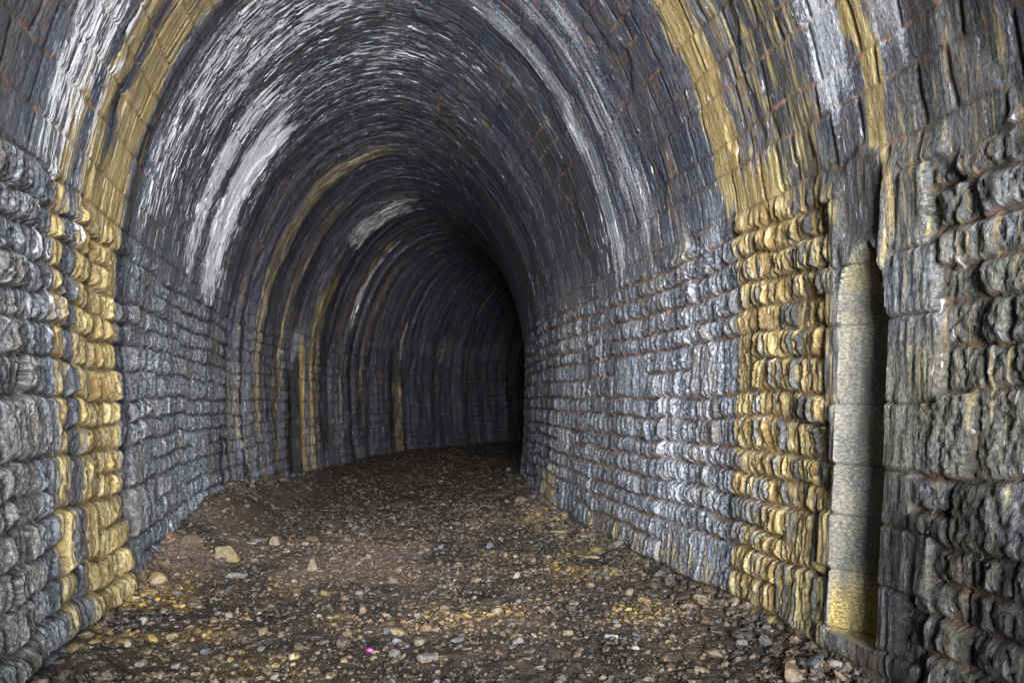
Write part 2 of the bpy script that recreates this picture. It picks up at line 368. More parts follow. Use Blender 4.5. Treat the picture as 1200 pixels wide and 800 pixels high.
# ------------------------------------------------------------------ node materials
class NT:
    def __init__(s, name):
        s.m = bpy.data.materials.new(name); s.m.use_nodes = True; s.t = s.m.node_tree; s.n = s.t.nodes; s.n.clear()
        s.out = s.n.new('ShaderNodeOutputMaterial'); s.b = s.n.new('ShaderNodeBsdfPrincipled'); s.l(s.b.outputs[0], s.out.inputs[0])
    def l(s, a, b): s.t.links.new(a, b)
    def put(s, v, sock):
        if hasattr(v, 'is_linked') or isinstance(v, bpy.types.NodeSocket): s.l(v, sock)
        elif isinstance(v, (tuple, list)) and len(v) == 3 and sock.type == 'RGBA': sock.default_value = (*v, 1)
        else: sock.default_value = v
    def math(s, op, a, b=0., c=None, clamp=False):
        n = s.n.new('ShaderNodeMath'); n.operation = op; n.use_clamp = clamp
        s.put(a, n.inputs[0]); s.put(b, n.inputs[1])
        if c is not None: s.put(c, n.inputs[2])
        return n.outputs[0]
    def mul(s, a, b): return s.math('MULTIPLY', a, b)
    def add(s, a, b): return s.math('ADD', a, b)
    def rng(s, v, a, b, c=0., d=1., smooth=False):
        n = s.n.new('ShaderNodeMapRange'); n.clamp = True
        if smooth: n.interpolation_type = 'SMOOTHSTEP'
        s.put(v, n.inputs[0])
        for i, q in enumerate((a, b, c, d)): s.put(q, n.inputs[i+1])
        return n.outputs[0]
    def mix(s, f, a, b, mode='MIX'):
        n = s.n.new('ShaderNodeMix'); n.data_type = 'RGBA'; n.blend_type = mode
        s.put(f, n.inputs[0]); s.put(a, n.inputs[6]); s.put(b, n.inputs[7]); return n.outputs[2]
    def attr(s, name):
        n = s.n.new('ShaderNodeAttribute'); n.attribute_name = name
        x = s.n.new('ShaderNodeSeparateColor'); s.l(n.outputs['Color'], x.inputs[0])
        return x.outputs[0], x.outputs[1], x.outputs[2], n.outputs['Alpha']
    def noise(s, vec, scale, detail=3., rough=.55, dist=0., dim='3D'):
        n = s.n.new('ShaderNodeTexNoise'); n.noise_dimensions = dim
        s.l(vec, n.inputs['Vector']); n.inputs['Scale'].default_value = scale; n.inputs['Detail'].default_value = detail
        n.inputs['Roughness'].default_value = rough; n.inputs['Distortion'].default_value = dist
        return n.outputs[0]
    def vmul(s, v, xyz):
        n = s.n.new('ShaderNodeVectorMath'); n.operation = 'MULTIPLY'; s.l(v, n.inputs[0]); n.inputs[1].default_value = xyz; return n.outputs[0]
    def bump(s, h, strength, dist, prev=None):
        n = s.n.new('ShaderNodeBump'); n.inputs['Strength'].default_value = strength; n.inputs['Distance'].default_value = dist
        s.put(h, n.inputs['Height'])
        if prev is not None: s.l(prev, n.inputs['Normal'])
        return n.outputs[0]

def masonry_material():
    m = NT('slate_masonry')
    uvn = m.n.new('ShaderNodeUVMap'); uvn.uv_map = 'st'; uv = uvn.outputs[0]
    yel, fl, wa, dk = m.attr('streak'); r1, r2, seam, vault = m.attr('stone'); bed, ring, ring2, leaf = m.attr('film')
    fib = m.noise(m.vmul(uv, (58, 8, 1)), 1, 5, .66, .35, '2D')        # fibres running down the wall
    fine = m.noise(m.vmul(uv, (150, 28, 1)), 1, 3, .6, .2, '2D')
    blot = m.noise(m.vmul(uv, (5, 3, 1)), 1, 5, .6, .2, '2D')
    grain = m.noise(uv, 160, 3, .65, 0, '2D')
    streak = m.noise(m.vmul(uv, (17, .8, 1)), 1, 4, .6, .1, '2D')
    streak2 = m.noise(m.vmul(uv, (38, 2.2, 1)), 1, 5, .62, .25, '2D')
    # bare stone
    c = m.mix(r1, (.095, .110, .160), (.275, .300, .365))
    c = m.mix(m.rng(r2, .55, 1, 0, .6), c, (.26, .23, .17))
    c = m.mix(m.mul(m.rng(leaf, .55, 1), .35), c, (.30, .30, .30))
    c = m.mix(m.rng(blot, .4, .7, 0, .55), c, (.135, .150, .200))
    mott = m.noise(m.vmul(uv, (70, 38, 1)), 1, 6, .78, .2, '2D')
    c = m.mix(m.rng(fib, .54, .72, 0, .55), c, (.40, .41, .43))
    c = m.mix(m.rng(mott, .53, .61, 0, .75), c, (.50, .51, .54))
    c = m.mix(m.rng(mott, .47, .39, 0, .85), c, (.028, .030, .038))
    pit = m.noise(m.vmul(uv, (30, 20, 1)), 1, 5, .7, .6, '2D')
    c = m.mix(m.rng(pit, .44, .38, 0, .8), c, (.024, .023, .024)); c = m.mix(m.rng(pit, .57, .64, 0, .5), c, (.42, .42, .42))
    c = m.mix(m.rng(fib, .46, .30, 0, .8), c, (.035, .036, .040))
    # olive-grey beds of rock nearest the mouth, bluer slate further in
    sx = m.n.new('ShaderNodeSeparateXYZ'); m.l(uv, sx.inputs[0])
    ol = m.mul(m.rng(sx.outputs[0], 4.6, 3.5, 0, 1), m.rng(m.noise(m.vmul(uv, (1.7, 1.3, 1)), 1, 3, .6, .2, '2D'),   .30, .56, .3, .9))
    c = m.mix(ol, c, m.mix(m.rng(mott, .36, .64), (.040, .038, .027), (.265, .250, .185)))
    # the vault is blackened by smoke; the far left wall borrows it as painted shade
    soot_shade = m.mix(m.rng(fib, .38, .68), (.005, .007, .018), (.042, .052, .104))
    soot_shade = m.mix(m.mul(r2, .30), soot_shade, (.082, .068, .060))
    soot_shade = m.mix(m.rng(blot, .55, .75, 0, .5), soot_shade, (.095, .102, .145))
    soot_shade = m.mix(m.rng(mott, .54, .62, 0, .8), soot_shade, (.14, .155, .225))
    soot_shade = m.mix(m.rng(mott, .45, .36, 0, .6), soot_shade, (.006, .006, .009))
    c = m.mix(m.mul(vault, .93), c, soot_shade)
    brown = m.noise(m.vmul(uv, (2.6, .7, 1)), 1, 4, .6, .3, '2D')
    c = m.mix(m.mul(m.rng(brown, .52, .66, 0, .6), m.rng(vault, 0, 1, 1, .45)), c, (.14, .105, .065))
    # ring to ring films of grime and lime
    c = m.mix(m.rng(ring, .50, .32, 0, .6), c, (.040, .038, .034))
    c = m.mix(m.mul(m.rng(ring2, .55, .75, 0, .45), m.rng(fib, .4, .6)), c, (.30, .30, .34))
    # seams and bedding mortar
    c = m.mix(m.mul(seam, .75), c, (.030, .025, .022))
    c = m.mix(m.mul(m.rng(bed, .15, .8), m.rng(m.noise(m.vmul(uv, (9, 9, 1)), 1, 4, .6, 0, '2D'), .44, .56, 0, .8)), c, (.26, .15, .095))
    rp = m.mul(m.mul(m.mul(vault, .75), m.rng(m.noise(m.vmul(uv, (5.5, 3.2, 1)), 1, 5, .65, .4, '2D'), .56, .64)), m.rng(ring, .35, .6, .15, .7))
    c = m.mix(rp, c, (.20, .135, .105))
    # soft lime wash, also painting brightly lit stretches of wall
    w = m.rng(m.add(m.mul(wa, .42), m.add(m.mul(streak, .45), m.mul(mott, .55))), .70, .88)
    w = m.mul(w, m.mul(m.rng(wa, .03, .2), m.rng(r1, 0, .7, .45, 1)))
    c = m.mix(m.mul(w, .95), c, (.72, .72, .76))
    # ochre flowstone
    yf = m.math('ADD', yel, m.mul(m.math('SUBTRACT', streak2, .5), 1.7))
    yf = m.rng(yf, .28, .62, 0, 1)
    yf = m.mul(yf, m.rng(yel, .04, .2))
    yc = m.mix(m.rng(streak, .36, .66), (.34, .205, .055), (.76, .60, .27))
    yc = m.mix(m.rng(fib, .5, .72, 0, .8), yc, (.84, .75, .48))
    yc = m.mix(m.rng(mott, .46, .34, 0, .8), yc, (.12, .068, .018))
    yc = m.mix(m.mul(vault, .5), yc, (.25, .19, .070))
    yc = m.mix(m.rng(streak2, .52, .40, 0, .7), yc, (.21, .12, .028))
    yc = m.mix(m.mul(seam, .5), yc, (.09, .05, .015))
    c = m.mix(m.mul(yf, .93), c, yc)
    # torn white calcite
    fv = m.noise(m.vmul(uv, (34, 4.2, 1)), 1, 6, .76, .5, '2D')
    ff = m.rng(m.add(m.add(m.mul(fv, .9), m.mul(streak, .28)), m.mul(fl, .25)), .725, .755)
    ff = m.mul(ff, m.rng(fl, .05, .2))
    spec = m.rng(m.noise(m.vmul(uv, (30, 7, 1)), 1, 3, .6, .2, '2D'), .69, .72, 0, .75)
    ff = m.math('MAXIMUM', ff, m.mul(spec, m.rng(ring2, .4, .6)))
    wc = m.mix(m.rng(fine, .40, .62), (.70, .69, .71), (.93, .92, .93))
    c = m.mix(ff, c, wc)
    # wet black runs, plus shade painted into the left chases and near right corners
    d = m.math('MINIMUM', m.mul(dk, m.rng(m.add(streak, m.mul(fib, .4)), .40, .75)), 1.)
    c = m.mix(m.mul(d, .9), c, (.018, .016, .016))
    c = m.mix(m.rng(grain, .3, .7, .0, .16), c, (.02, .02, .02))
    m.l(c, m.b.inputs['Base Color'])
    m.l(m.rng(m.add(m.mul(streak, .6), m.mul(fine, .5)), .35, .75, .26, .66), m.b.inputs['Roughness'])
    m.l(m.mul(m.math('SUBTRACT', 1.02, d), m.rng(sx.outputs[0], 5, 14, .34, .12)), m.b.inputs['Specular IOR Level'])
    hh = m.add(m.mul(fib, .6), m.add(m.mul(mott, 1.0), m.mul(pit, .9)))
    hh = m.add(hh, m.mul(ff, .25))
    hh = m.mul(hh, m.rng(vault, 0, 1, 1, .6))
    n1 = m.bump(hh, 1., .020)
    m.l(n1, m.b.inputs['Normal'])
    return m.m

def ground_material(stones):
    m = NT('ballast_stone' if stones else 'trodden_dirt')
    tc = m.n.new('ShaderNodeTexCoord'); ob = tc.outputs['Object']
    tint, tone, gold, _a = m.attr('tint')
    if stones:
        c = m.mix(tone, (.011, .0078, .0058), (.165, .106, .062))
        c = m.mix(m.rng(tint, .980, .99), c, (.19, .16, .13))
        c = m.mix(m.rng(tint, .04, .01), c, (.08, .082, .09))
        g = m.mul(gold, m.rng(tint, .2, .75))
        c = m.mix(g, c, (.40, .25, .060))
        n = m.noise(ob, 60, 4, .6)
        c = m.mix(m.rng(n, .5, .75, 0, .6), c, (.22, .19, .16)); c = m.mix(m.rng(n, .48, .3, 0, .7), c, (.018, .016, .014))
        m.l(m.rng(n, .3, .7, .40, .75), m.b.inputs['Roughness'])
        m.l(m.bump(m.noise(ob, 130, 3, .6), .6, .006), m.b.inputs['Normal'])
    else:
        a = m.noise(m.vmul(ob, (1, 1.6, 1)), 2.2, 5, .6); b = m.noise(ob, 34, 4, .65)
        c = m.mix(m.rng(a, .35, .65), (.011, .0075, .0053), (.064, .041, .025))
        c = m.mix(tint, c, (.19, .130, .095))
        c = m.mix(m.mul(gold, m.rng(b, .4, .6)), c, (.26, .16, .04))
        c = m.mix(m.rng(b, .55, .72, 0, .7), c, (.14, .115, .09)); c = m.mix(m.rng(b, .46, .32, 0, .8), c, (.010, .009, .008))
        m.l(m.rng(b, .3, .7, .45, .85), m.b.inputs['Roughness'])
        m.l(m.bump(m.add(b, m.mul(m.noise(ob, 110, 3, .6), .5)), .9, .03), m.b.inputs['Normal'])
    m.b.inputs['Specular IOR Level'].default_value = .4
    m.l(c, m.b.inputs['Base Color'])
    return m.m

def rock_material(name, dark, light, stain=None):
    m = NT(name); tc = m.n.new('ShaderNodeTexCoord'); ob = tc.outputs['Object']
    n = m.noise(ob, 22, 5, .62, .3); n2 = m.noise(m.vmul(ob, (1, 1, 3)), 9, 3)
    c = m.mix(m.rng(n, .34, .66), dark, light)
    if stain: c = m.mix(m.rng(n2, .46, .58, 0, .85), c, stain)
    m.l(c, m.b.inputs['Base Color']); m.b.inputs['Roughness'].default_value = .68
    m.l(m.bump(m.noise(ob, 55, 4, .65), .7, .012), m.b.inputs['Normal'])
    return m.m

MASONRY = masonry_material(); DIRT = ground_material(False); BALLAST = ground_material(True)

def dressed_material():
    m = NT('dressed_stone'); uvn = m.n.new('ShaderNodeUVMap'); uvn.uv_map = 'st'; uv = uvn.outputs[0]
    yel, _f, _w, _d = m.attr('streak'); tone, _b, seam, _v = m.attr('stone')
    big = m.noise(m.vmul(uv, (4, 2.2, 1)), 1, 5, .65, .4, '2D'); fine = m.noise(uv, 75, 5, .75, .2, '2D'); run = m.noise(m.vmul(uv, (16, 1.6, 1)), 1, 4, .6, .2, '2D')
    c = m.mix(m.rng(big, .40, .60), (.085, .086, .084), (.185, .165, .115))
    c = m.mix(m.mul(tone, .75), c, m.mix(m.rng(big, .40, .60), (.115, .120, .135), (.235, .225, .190)))
    c = m.mix(m.rng(fine, .52, .62, 0, .7), c, (.30, .275, .21)); c = m.mix(m.rng(fine, .48, .38, 0, .75), c, (.060, .055, .042))
    y = m.mul(m.rng(yel, .3, .9), m.rng(m.add(run, m.mul(yel, .35)), .55, .75))
    c = m.mix(m.mul(y, .9), c, m.mix(m.rng(fine, .42, .6), (.15, .095, .020), (.48, .36, .11)))
    c = m.mix(m.mul(m.rng(run, .52, .66), .5), c, (.075, .070, .060))
    c = m.mix(m.mul(seam, .8), c, (.03, .026, .02))
    m.l(c, m.b.inputs['Base Color']); m.l(m.rng(fine, .35, .65, .30, .62), m.b.inputs['Roughness'])
    m.l(m.bump(m.add(fine, m.mul(big, .5)), .9, .014), m.b.inputs['Normal'])
    return m.m
DRESSED = dressed_material()

# ------------------------------------------------------------------ the tunnel
tunnel = link(bpy.data.objects.new('railway_tunnel', None)); tunnel.location = (0, 0, 0)
tag(tunnel, 'old curving railway tunnel lined with bulging slate rubble below a smoke-blackened vault', 'tunnel')
SECT = [(TAU_UNSEEN_MOUTH, 1.95, .05, .05, .06), (1.9, 5.6, .0088, .0105, .016), (5.57, 9.4, .0125, .0125, .019), (9.34, 18.6, .02, .02, .03), (18.5, 44.4, .05, .035, .06)]
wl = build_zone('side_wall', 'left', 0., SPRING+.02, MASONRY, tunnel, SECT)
tag(wl, 'outer side wall on the left, with one broad ochre streak and a dark chase')
wr = build_zone('side_wall', 'right', LT-SPRING-.02, LT, MASONRY, tunnel, SECT, split=True)
tag(wr, 'inner side wall on the right, with a broad ochre streak and a half-round drain chute')
vt = build_zone('vault', 'vault', SPRING-.02, LT-SPRING+.02, MASONRY, tunnel, SECT)

# ------------------------------------------------------------------ floor
def floor_h(s, x):
    left = sstep(1.35, 2.1, -x+.25*(fbm(s*.8, x*.5, 201, 2)-.5))*sstep(5.2, 7.0, s)*(1-.75*sstep(10, 13, s))*(.14+.30*fbm(s*.45, x*0, 202, 2))
    right = sstep(1.7, 2.2, x)*.10*fbm(s*.9, x*0, 203, 2)
    h = left+right + .05*(fbm(s*.8, x*.9, 204, 3)-.5) + .02*(fbm(s*3.5, x*3.5, 205, 2)-.5)
    return h-.015-.05*sstep(12, 20, s)

def floor_masks(s, x):
    X, Y = floor_pos(s, x); n = fbm(s*2.2, x*2.2, 211, 3)
    def spot(u, v, su, sv, k=1.):
        return k*np.exp(-((X-u)/su)**2-((Y-v)/sv)**2)
    gold = np.maximum.reduce([spot(-2.3, 4.75, .8, .55, 1.2), spot(-1.5, 4.35, .5, .35, .7), spot(.55, 6.2, .45, .5, .75), spot(.80, 4.75, .28, .2, .9), spot(-.25, 4.7, .8, .25, .35),
                              spot(.35, 8.6, .25, .5, .5), spot(-1.3, 3.75, .5, .25, .4), spot(.35, 3.95, .6, .25, .25)])
    gold = np.clip(gold*1.3*sstep(.32, .62, n), 0, 1)
    pale = np.clip(np.maximum.reduce([spot(-1.4, 5.9, 1.0, .8, .7), spot(-1.1, 6.9, 1.3, .7, .5), spot(-3.0, 6.2, .5, 1.2, .9), spot(-3.8, 10.6, .5, 2.0, .8), spot(.1, 4.6, 1.5, .7, .42)])*1.2*sstep(.25, .6, n), 0, 1)
    return gold, pale

def build_floor():
    cos, qs, cs = [], [], []; base = 0
    for sa, sb, ds, dx in ((-3.6, 2.6, .1, .08), (2.6, 10, .018, .018), (10, 20, .045, .03), (20, 44, .15, .1)):
        sv = np.linspace(sa, sb, int((sb-sa)/ds)+1); xv = np.linspace(-2.6, 2.6, int(5.2/dx)+1)
        S, XX = np.meshgrid(sv, xv, indexing='ij'); S = S.ravel(); XX = XX.ravel()
        X, Y = floor_pos(S, XX); Z = floor_h(S, XX) + .040*(fbm(S*11, XX*9, 206, 4)-.5) + .02*(fbm(S*4, XX*2, 207, 3)-.5)
        g, p = floor_masks(S, XX)
        cos.append(np.stack([X, Y, Z], 1)); cs.append(np.stack([p, p*0, g, p*0+1], 1))
        n, m = len(sv), len(xv); I = (np.arange(n-1)[:, None]*m+np.arange(m-1)[None]).ravel()+base
        qs.append(np.stack([I, I+m, I+m+1, I+1], 1)); base += n*m
    o = mesh_from('path', np.concatenate(cos), np.concatenate(qs), DIRT, None, dict(tint=np.concatenate(cs)))
    tag(o, 'dark trodden dirt track bed along the tunnel floor', 'path', kind='structure')
build_floor()

def ico(sub):
    bm = bmesh.new(); bmesh.ops.create_icosphere(bm, subdivisions=sub, radius=1)
    v = np.array([w.co[:] for w in bm.verts]); f = np.array([[w.index for w in q.verts] for q in bm.faces]); bm.free(); return v, f

def build_gravel():
    rg = np.random.default_rng(99)
    cos, fs, cs = [], [], []; base = 0
    def lot(n, s0, s1, lo, hi, sub, pw, edge=0):
        nonlocal base
        v, f = ico(sub)
        var = []
        for _ in range(24):
            w = v.copy()
            for _ in range(9):                                # chip flat facets off the pebble
                d = rg.normal(size=3); d /= np.linalg.norm(d); c = rg.uniform(.45, .85)
                k = np.clip(w@d-c, 0, None); w = w-k[:, None]*d
            var.append(w*(1+rg.normal(0, .05, len(w)))[:, None])
        var = np.array(var)
        s = s0+(s1-s0)*rg.random(n)**pw; x = rg.uniform(-2.25, 2.25, n)
        if edge: x = np.sign(x)*(2.2-np.abs(rg.normal(0, .22, n)))
        sz = lo*(hi/lo)**(rg.random(n)**2.0)
        onbank = sstep(1.2, 1.75, -x)*sstep(5.0, 7.0, s)
        k = rg.random(n) > .55*onbank
        s, x, sz = s[k], x[k], sz[k]; n = len(s)
        X, Y = floor_pos(s, x); Z = floor_h(s, x)
        P = var[rg.integers(0, 24, n)]*np.stack([rg.uniform(.8, 1.35, n), rg.uniform(.6, 1., n), rg.uniform(.4, .75, n)], 1)[:, None, :]
        a = rg.uniform(0, 6.283, n); ti = rg.normal(0, .28, n); tj = rg.normal(0, .28, n)
        def rot(P, i, j, a):
            c, q = np.cos(a)[:, None], np.sin(a)[:, None]; A, B = P[:, :, i].copy(), P[:, :, j].copy()
            P[:, :, i] = A*c-B*q; P[:, :, j] = A*q+B*c
        rot(P, 0, 2, ti); rot(P, 1, 2, tj); rot(P, 0, 1, a)
        P = P*sz[:, None, None]*.5 + np.stack([X, Y, Z+sz*rg.uniform(.0, .16, n)], 1)[:, None, :]
        g, p = floor_masks(s, x)
        n1 = fbm(s*1.6, x*1.6, 222, 3)
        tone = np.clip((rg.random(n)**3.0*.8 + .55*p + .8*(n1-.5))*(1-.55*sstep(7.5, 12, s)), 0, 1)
        c = np.stack([rg.random(n), tone, np.clip(g*rg.uniform(.4, 1.3, n), 0, 1), np.ones(n)], 1)
        nv = len(v)
        cos.append(P.reshape(-1, 3)); cs.append(np.repeat(c, nv, 0)); fs.append((f[None]+(np.arange(n)*nv)[:, None, None]).reshape(-1, 3)+base); base += n*nv
    lot(26000, 2.6, 9.5, .014, .070, 1, 1.15)
    lot(2200, 2.6, 9.5, .03, .11, 2, 1.0)
    lot(4200, 2.6, 13, .025, .13, 1, 1.0, 1)
    lot(420, 3.0, 14, .08, .24, 2, 1.0, 1)
    lot(6500, 9.5, 24, .035, .11, 1, 1.3)
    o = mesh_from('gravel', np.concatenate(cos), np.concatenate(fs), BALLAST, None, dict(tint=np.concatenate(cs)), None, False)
    tag(o, 'loose dark ballast gravel strewn over the tunnel floor', 'gravel', kind='stuff')
build_gravel()

# ------------------------------------------------------------------ single stones that can be told apart
def px(u, v, z=0.03):
    """where the sight line through a photo pixel meets the floor"""
    y = 800*(1.45-z)/(v-470); return (u-600)/800*y, y

M_TAN = rock_material('tan_slate', (.062, .046, .028), (.175, .130, .082))
M_GREY = rock_material('grey_slate', (.046, .042, .038), (.150, .135, .118))
M_OCHRE = rock_material('ochre_stained_slate', (.060, .044, .018), (.165, .120, .055))
M_PALE = rock_material('pale_quartz', (.11, .10, .088), (.28, .255, .21))
M_DARK = rock_material('dark_slate', (.025, .024, .024), (.085, .080, .075))
M_SPLIT = rock_material('split_slate', (.035, .033, .03), (.10, .09, .08), (.34, .21, .06))
M_BLUE = rock_material('blue_slate', (.045, .050, .062), (.125, .132, .155))

def rock_mesh(name, size, seed, n=16, bevel=.07):
    rr = random.Random(seed); bm = bmesh.new()
    for _ in range(n):
        v = Vector((rr.uniform(-1, 1), rr.uniform(-1, 1), rr.uniform(-1, 1)))
        v = v.normalized()*rr.uniform(.8, 1.05)
        v = Vector([math.copysign(abs(q)**.75, q) for q in v])
        bm.verts.new((v.x*size[0]*.5, v.y*size[1]*.5, (v.z*.5+.42)*size[2]))
    r = bmesh.ops.convex_hull(bm, input=bm.verts[:])
    bmesh.ops.delete(bm, geom=[g for g in r['geom_interior'] if isinstance(g, bmesh.types.BMVert)], context='VERTS')
    bmesh.ops.dissolve_limit(bm, angle_limit=R(10), verts=bm.verts[:], edges=bm.edges[:])
    bmesh.ops.bevel(bm, geom=bm.edges[:], offset=min(size)*bevel, segments=2, affect='EDGES', profile=.6)
    bmesh.ops.triangulate(bm, faces=bm.faces[:])
    bmesh.ops.subdivide_edges(bm, edges=bm.edges[:], cuts=1)
    for v in bm.verts: v.co += Vector((rr.gauss(0, 1), rr.gauss(0, 1), rr.gauss(0, 1)))*min(size)*.012
    me = bpy.data.meshes.new(name); bm.to_mesh(me); bm.free(); return me

def wedge_mesh(name, pts, depth, seed):
    """an upright angular stone given by its outline, thickened"""
    rr = random.Random(seed); bm = bmesh.new()
    for k, y in ((1., -.5), (.86, .5)):
        for (x, z) in pts: bm.verts.new((x*k+rr.gauss(0, .004), y*depth+rr.gauss(0, .004), max(z*k, -.02)))
    bmesh.ops.convex_hull(bm, input=bm.verts[:])
    bmesh.ops.bevel(bm, geom=bm.edges[:], offset=.006, segments=2, affect='EDGES')
    me = bpy.data.meshes.new(name); bm.to_mesh(me); bm.free(); return me

def sx_of(X, Y):
    i = np.argmin((LX-X)**2+(LY-Y)**2); s = SS[i]; h = heading(np.array(s)); return s, (X-LX[i])*math.cos(h)-(Y-LY[i])*math.sin(h)

def drop(o, X, Y, rz=0, sink=.0, tilt=(0, 0)):
    s, x = sx_of(X, Y); z = float(floor_h(np.array([s]), np.array([x]))[0])
    o.location = (X, Y, z-sink); o.rotation_euler = (tilt[0], tilt[1], rz); return o

def rock(name, u, v, w, h, mat, label, cat, seed, d=None, rz=0., group=None, mesh=None, tilt=(0, 0), bevel=.07, n=16):
    X, Y = px(u, v); k = Y/800
    size = (w*k, (d or w)*k, h*k)
    me = mesh or rock_mesh(name, size, seed, n, bevel); me.materials.clear(); me.materials.append(mat)
    o = link(bpy.data.objects.new(name, me)); drop(o, X, Y, rz, .004, tilt)
    return tag(o, label, cat, group)

X, Y = px(268, 655); k = Y/800
rock('broken_block', 268, 655, 0, 0, M_OCHRE, 'olive brown squared block leaning on the dirt bank at the left wall', 'rock', 1,
     mesh=wedge_mesh('broken_block', [(-13*k, 0), (13*k, -1*k), (15*k, 3*k), (3*k, 19*k), (-13*k, 18*k)], .13, 3), rz=.15)
rock('broken_block', 276, 671, 30, 9, M_GREY, 'long flat grey stone in front of the olive block', 'rock', 2, d=14, rz=.1)
rock('broken_block', 323, 634, 0, 0, M_TAN, 'upright tan stone standing just above the slim yellow splinter', 'rock', 3,
     mesh=wedge_mesh('broken_block', [(-6*k, 0), (7*k, 0), (7*k, 4*k), (4*k, 13*k), (-4*k, 12*k), (-7*k, 6*k)], .09, 5))
rock('broken_block', 304, 634, 24, 8, M_GREY, 'low grey slab lying left of the upright tan stone', 'rock', 4, d=16, rz=-.25)
rock('stone_splinter', 293, 637, 21, 4, M_OCHRE, 'slim yellow splinter lying below the low grey slab', 'rock', 5, d=5)
rock('broken_block', 366, 633, 17, 11, M_OCHRE, 'tan notched block alone on the gravel, right of the upright stone', 'rock', 6, d=14, n=10)
rock('broken_block', 358, 634, 12, 6, M_TAN, 'small tan chip touching the left side of the notched block', 'rock', 7, d=9)
X, Y = px(367, 661); k = Y/800
rock('pointed_stone', 367, 661, 0, 0, M_TAN, 'pale conical stone standing on its end with a rounded tip', 'rock', 8,
     mesh=wedge_mesh('pointed_stone', [(-7*k, 0), (7*k, 0), (6*k, 4*k), (2*k, 11*k), (1*k, 16*k), (-2*k, 15*k), (-3*k, 9*k)], .08, 7))
rock('split_stone', 502, 765, 34, 12, M_SPLIT, 'dark split stone with bright ochre faces, foremost in mid floor', 'rock', 9, d=22, rz=.2)
rock('broken_block', 492, 747, 18, 12, M_TAN, 'brown lumpy stone just behind the split stone', 'rock', 10, d=16)
rock('broken_block', 456, 735, 18, 10, M_DARK, 'dark brown round-backed stone left behind the split stone', 'rock', 11, d=18)
rock('broken_block', 462, 760, 15, 11, M_GREY, 'grey rounded stone beside the pink scrap', 'rock', 12, d=14)
rock('broken_block', 407, 737, 13, 8, M_OCHRE, 'ochre chip of rock left of the pink scrap, nearer the wall', 'rock', 13, d=10)
rock('stone_splinter', 550, 755, 10, 6, M_OCHRE, 'bright yellow pronged chip on the gravel right of the split stone', 'rock', 14, d=8, n=9)
rock('broken_block', 665, 736, 17, 9, M_TAN, 'tan flat-topped stone in the right half of the floor', 'rock', 15, d=14)
rock('broken_block', 717, 740, 20, 8, M_PALE, 'pale flat stone right of the tan flat-topped one', 'rock', 16, d=10, rz=-.2)
rock('broken_block', 744, 753, 12, 8, M_PALE, 'small white rounded stone nearest the dark right foreground', 'rock', 17, d=10)
rock('broken_block', 898, 749, 19, 14, M_GREY, 'grey faceted stone at the foot of the right wall by the chute', 'rock', 18, d=15, rz=.4)
rock('broken_block', 870, 747, 20, 8, M_GREY, 'flat grey stone left of the faceted one at the wall foot', 'rock', 19, d=12)
rock('broken_block', 811, 793, 13, 9, M_TAN, 'pinkish tan rounded stone at the bottom edge right of centre', 'rock', 20, d=12)
rock('flat_slab', 589, 576, 28, 4, M_TAN, 'thin tan slab beside the far foot of the right wall', 'slab', 21, d=40, bevel=.15)
rock('broken_block', 596, 549, 8, 6, M_BLUE, 'bluish stone far in at the bend of the right wall', 'rock', 22, d=8)
rock('flat_slab', 655, 619, 28, 6, M_OCHRE, 'ochre slab against the foot of the right wall, middle distance', 'slab', 23, d=22, bevel=.15)
rock('flat_slab', 690, 649, 32, 5, M_OCHRE, 'yellow layered slab along the foot of the right wall', 'slab', 24, d=20, bevel=.15)
rock('flat_slab', 722, 667, 26, 4, M_TAN, 'grey tan slab nearest the camera along the right wall foot', 'slab', 25, d=18, bevel=.15)
rock('flat_slab', 408, 562, 15, 4, M_GREY, 'grey slab far off beside the dark chase in the left wall', 'slab', 26, d=40, bevel=.15)
rock('broken_block', 516, 562, 10, 4, M_TAN, 'single tan block far down the middle of the floor', 'rock', 27, d=8)
rock('broken_block', 574, 636, 11, 8, M_BLUE, 'bluish grey stone in mid floor, right one of a pair', 'rock', 28, d=10)
rock('broken_block', 516, 636, 8, 6, M_BLUE, 'bluish grey small stone in mid floor, left one of a pair', 'rock', 29, d=8)
rock('broken_block', 202, 741, 15, 9, M_OCHRE, 'ochre stone on the golden gravel below the left yellow streak', 'rock', 30, d=14)
rock('broken_block', 166, 770, 16, 9, M_GREY, 'grey peaked stone on the dark ground in the lower left', 'rock', 31, d=12)
rock('broken_block', 206, 771, 12, 7, M_GREY, 'light grey peaked stone right of the lower left one', 'rock', 32, d=10)
rock('broken_block', 223, 730, 12, 6, M_OCHRE, 'pale ochre pebble behind the ochre stone near the left streak', 'rock', 33, d=10)
rock('broken_block', 322, 785, 14, 8, M_GREY, 'grey stone at the lower left edge of the gravel', 'rock', 34, d=11)
rock('broken_block', 308, 733, 14, 9, M_TAN, 'tan rounded stone in the golden gravel left of centre', 'rock', 35, d=12)
rock('broken_block', 408, 733, 8, 5, M_PALE, 'pale chip resting against the ochre chip', 'rock', 36, d=7)
rock('broken_block', 489, 714, 8, 6, M_PALE, 'whitish rounded pebble alone in the middle of the floor', 'rock', 37, d=7)
rock('broken_block', 669, 703, 6, 4, M_PALE, 'small bright white pebble toward the right wall', 'rock', 38, d=6)
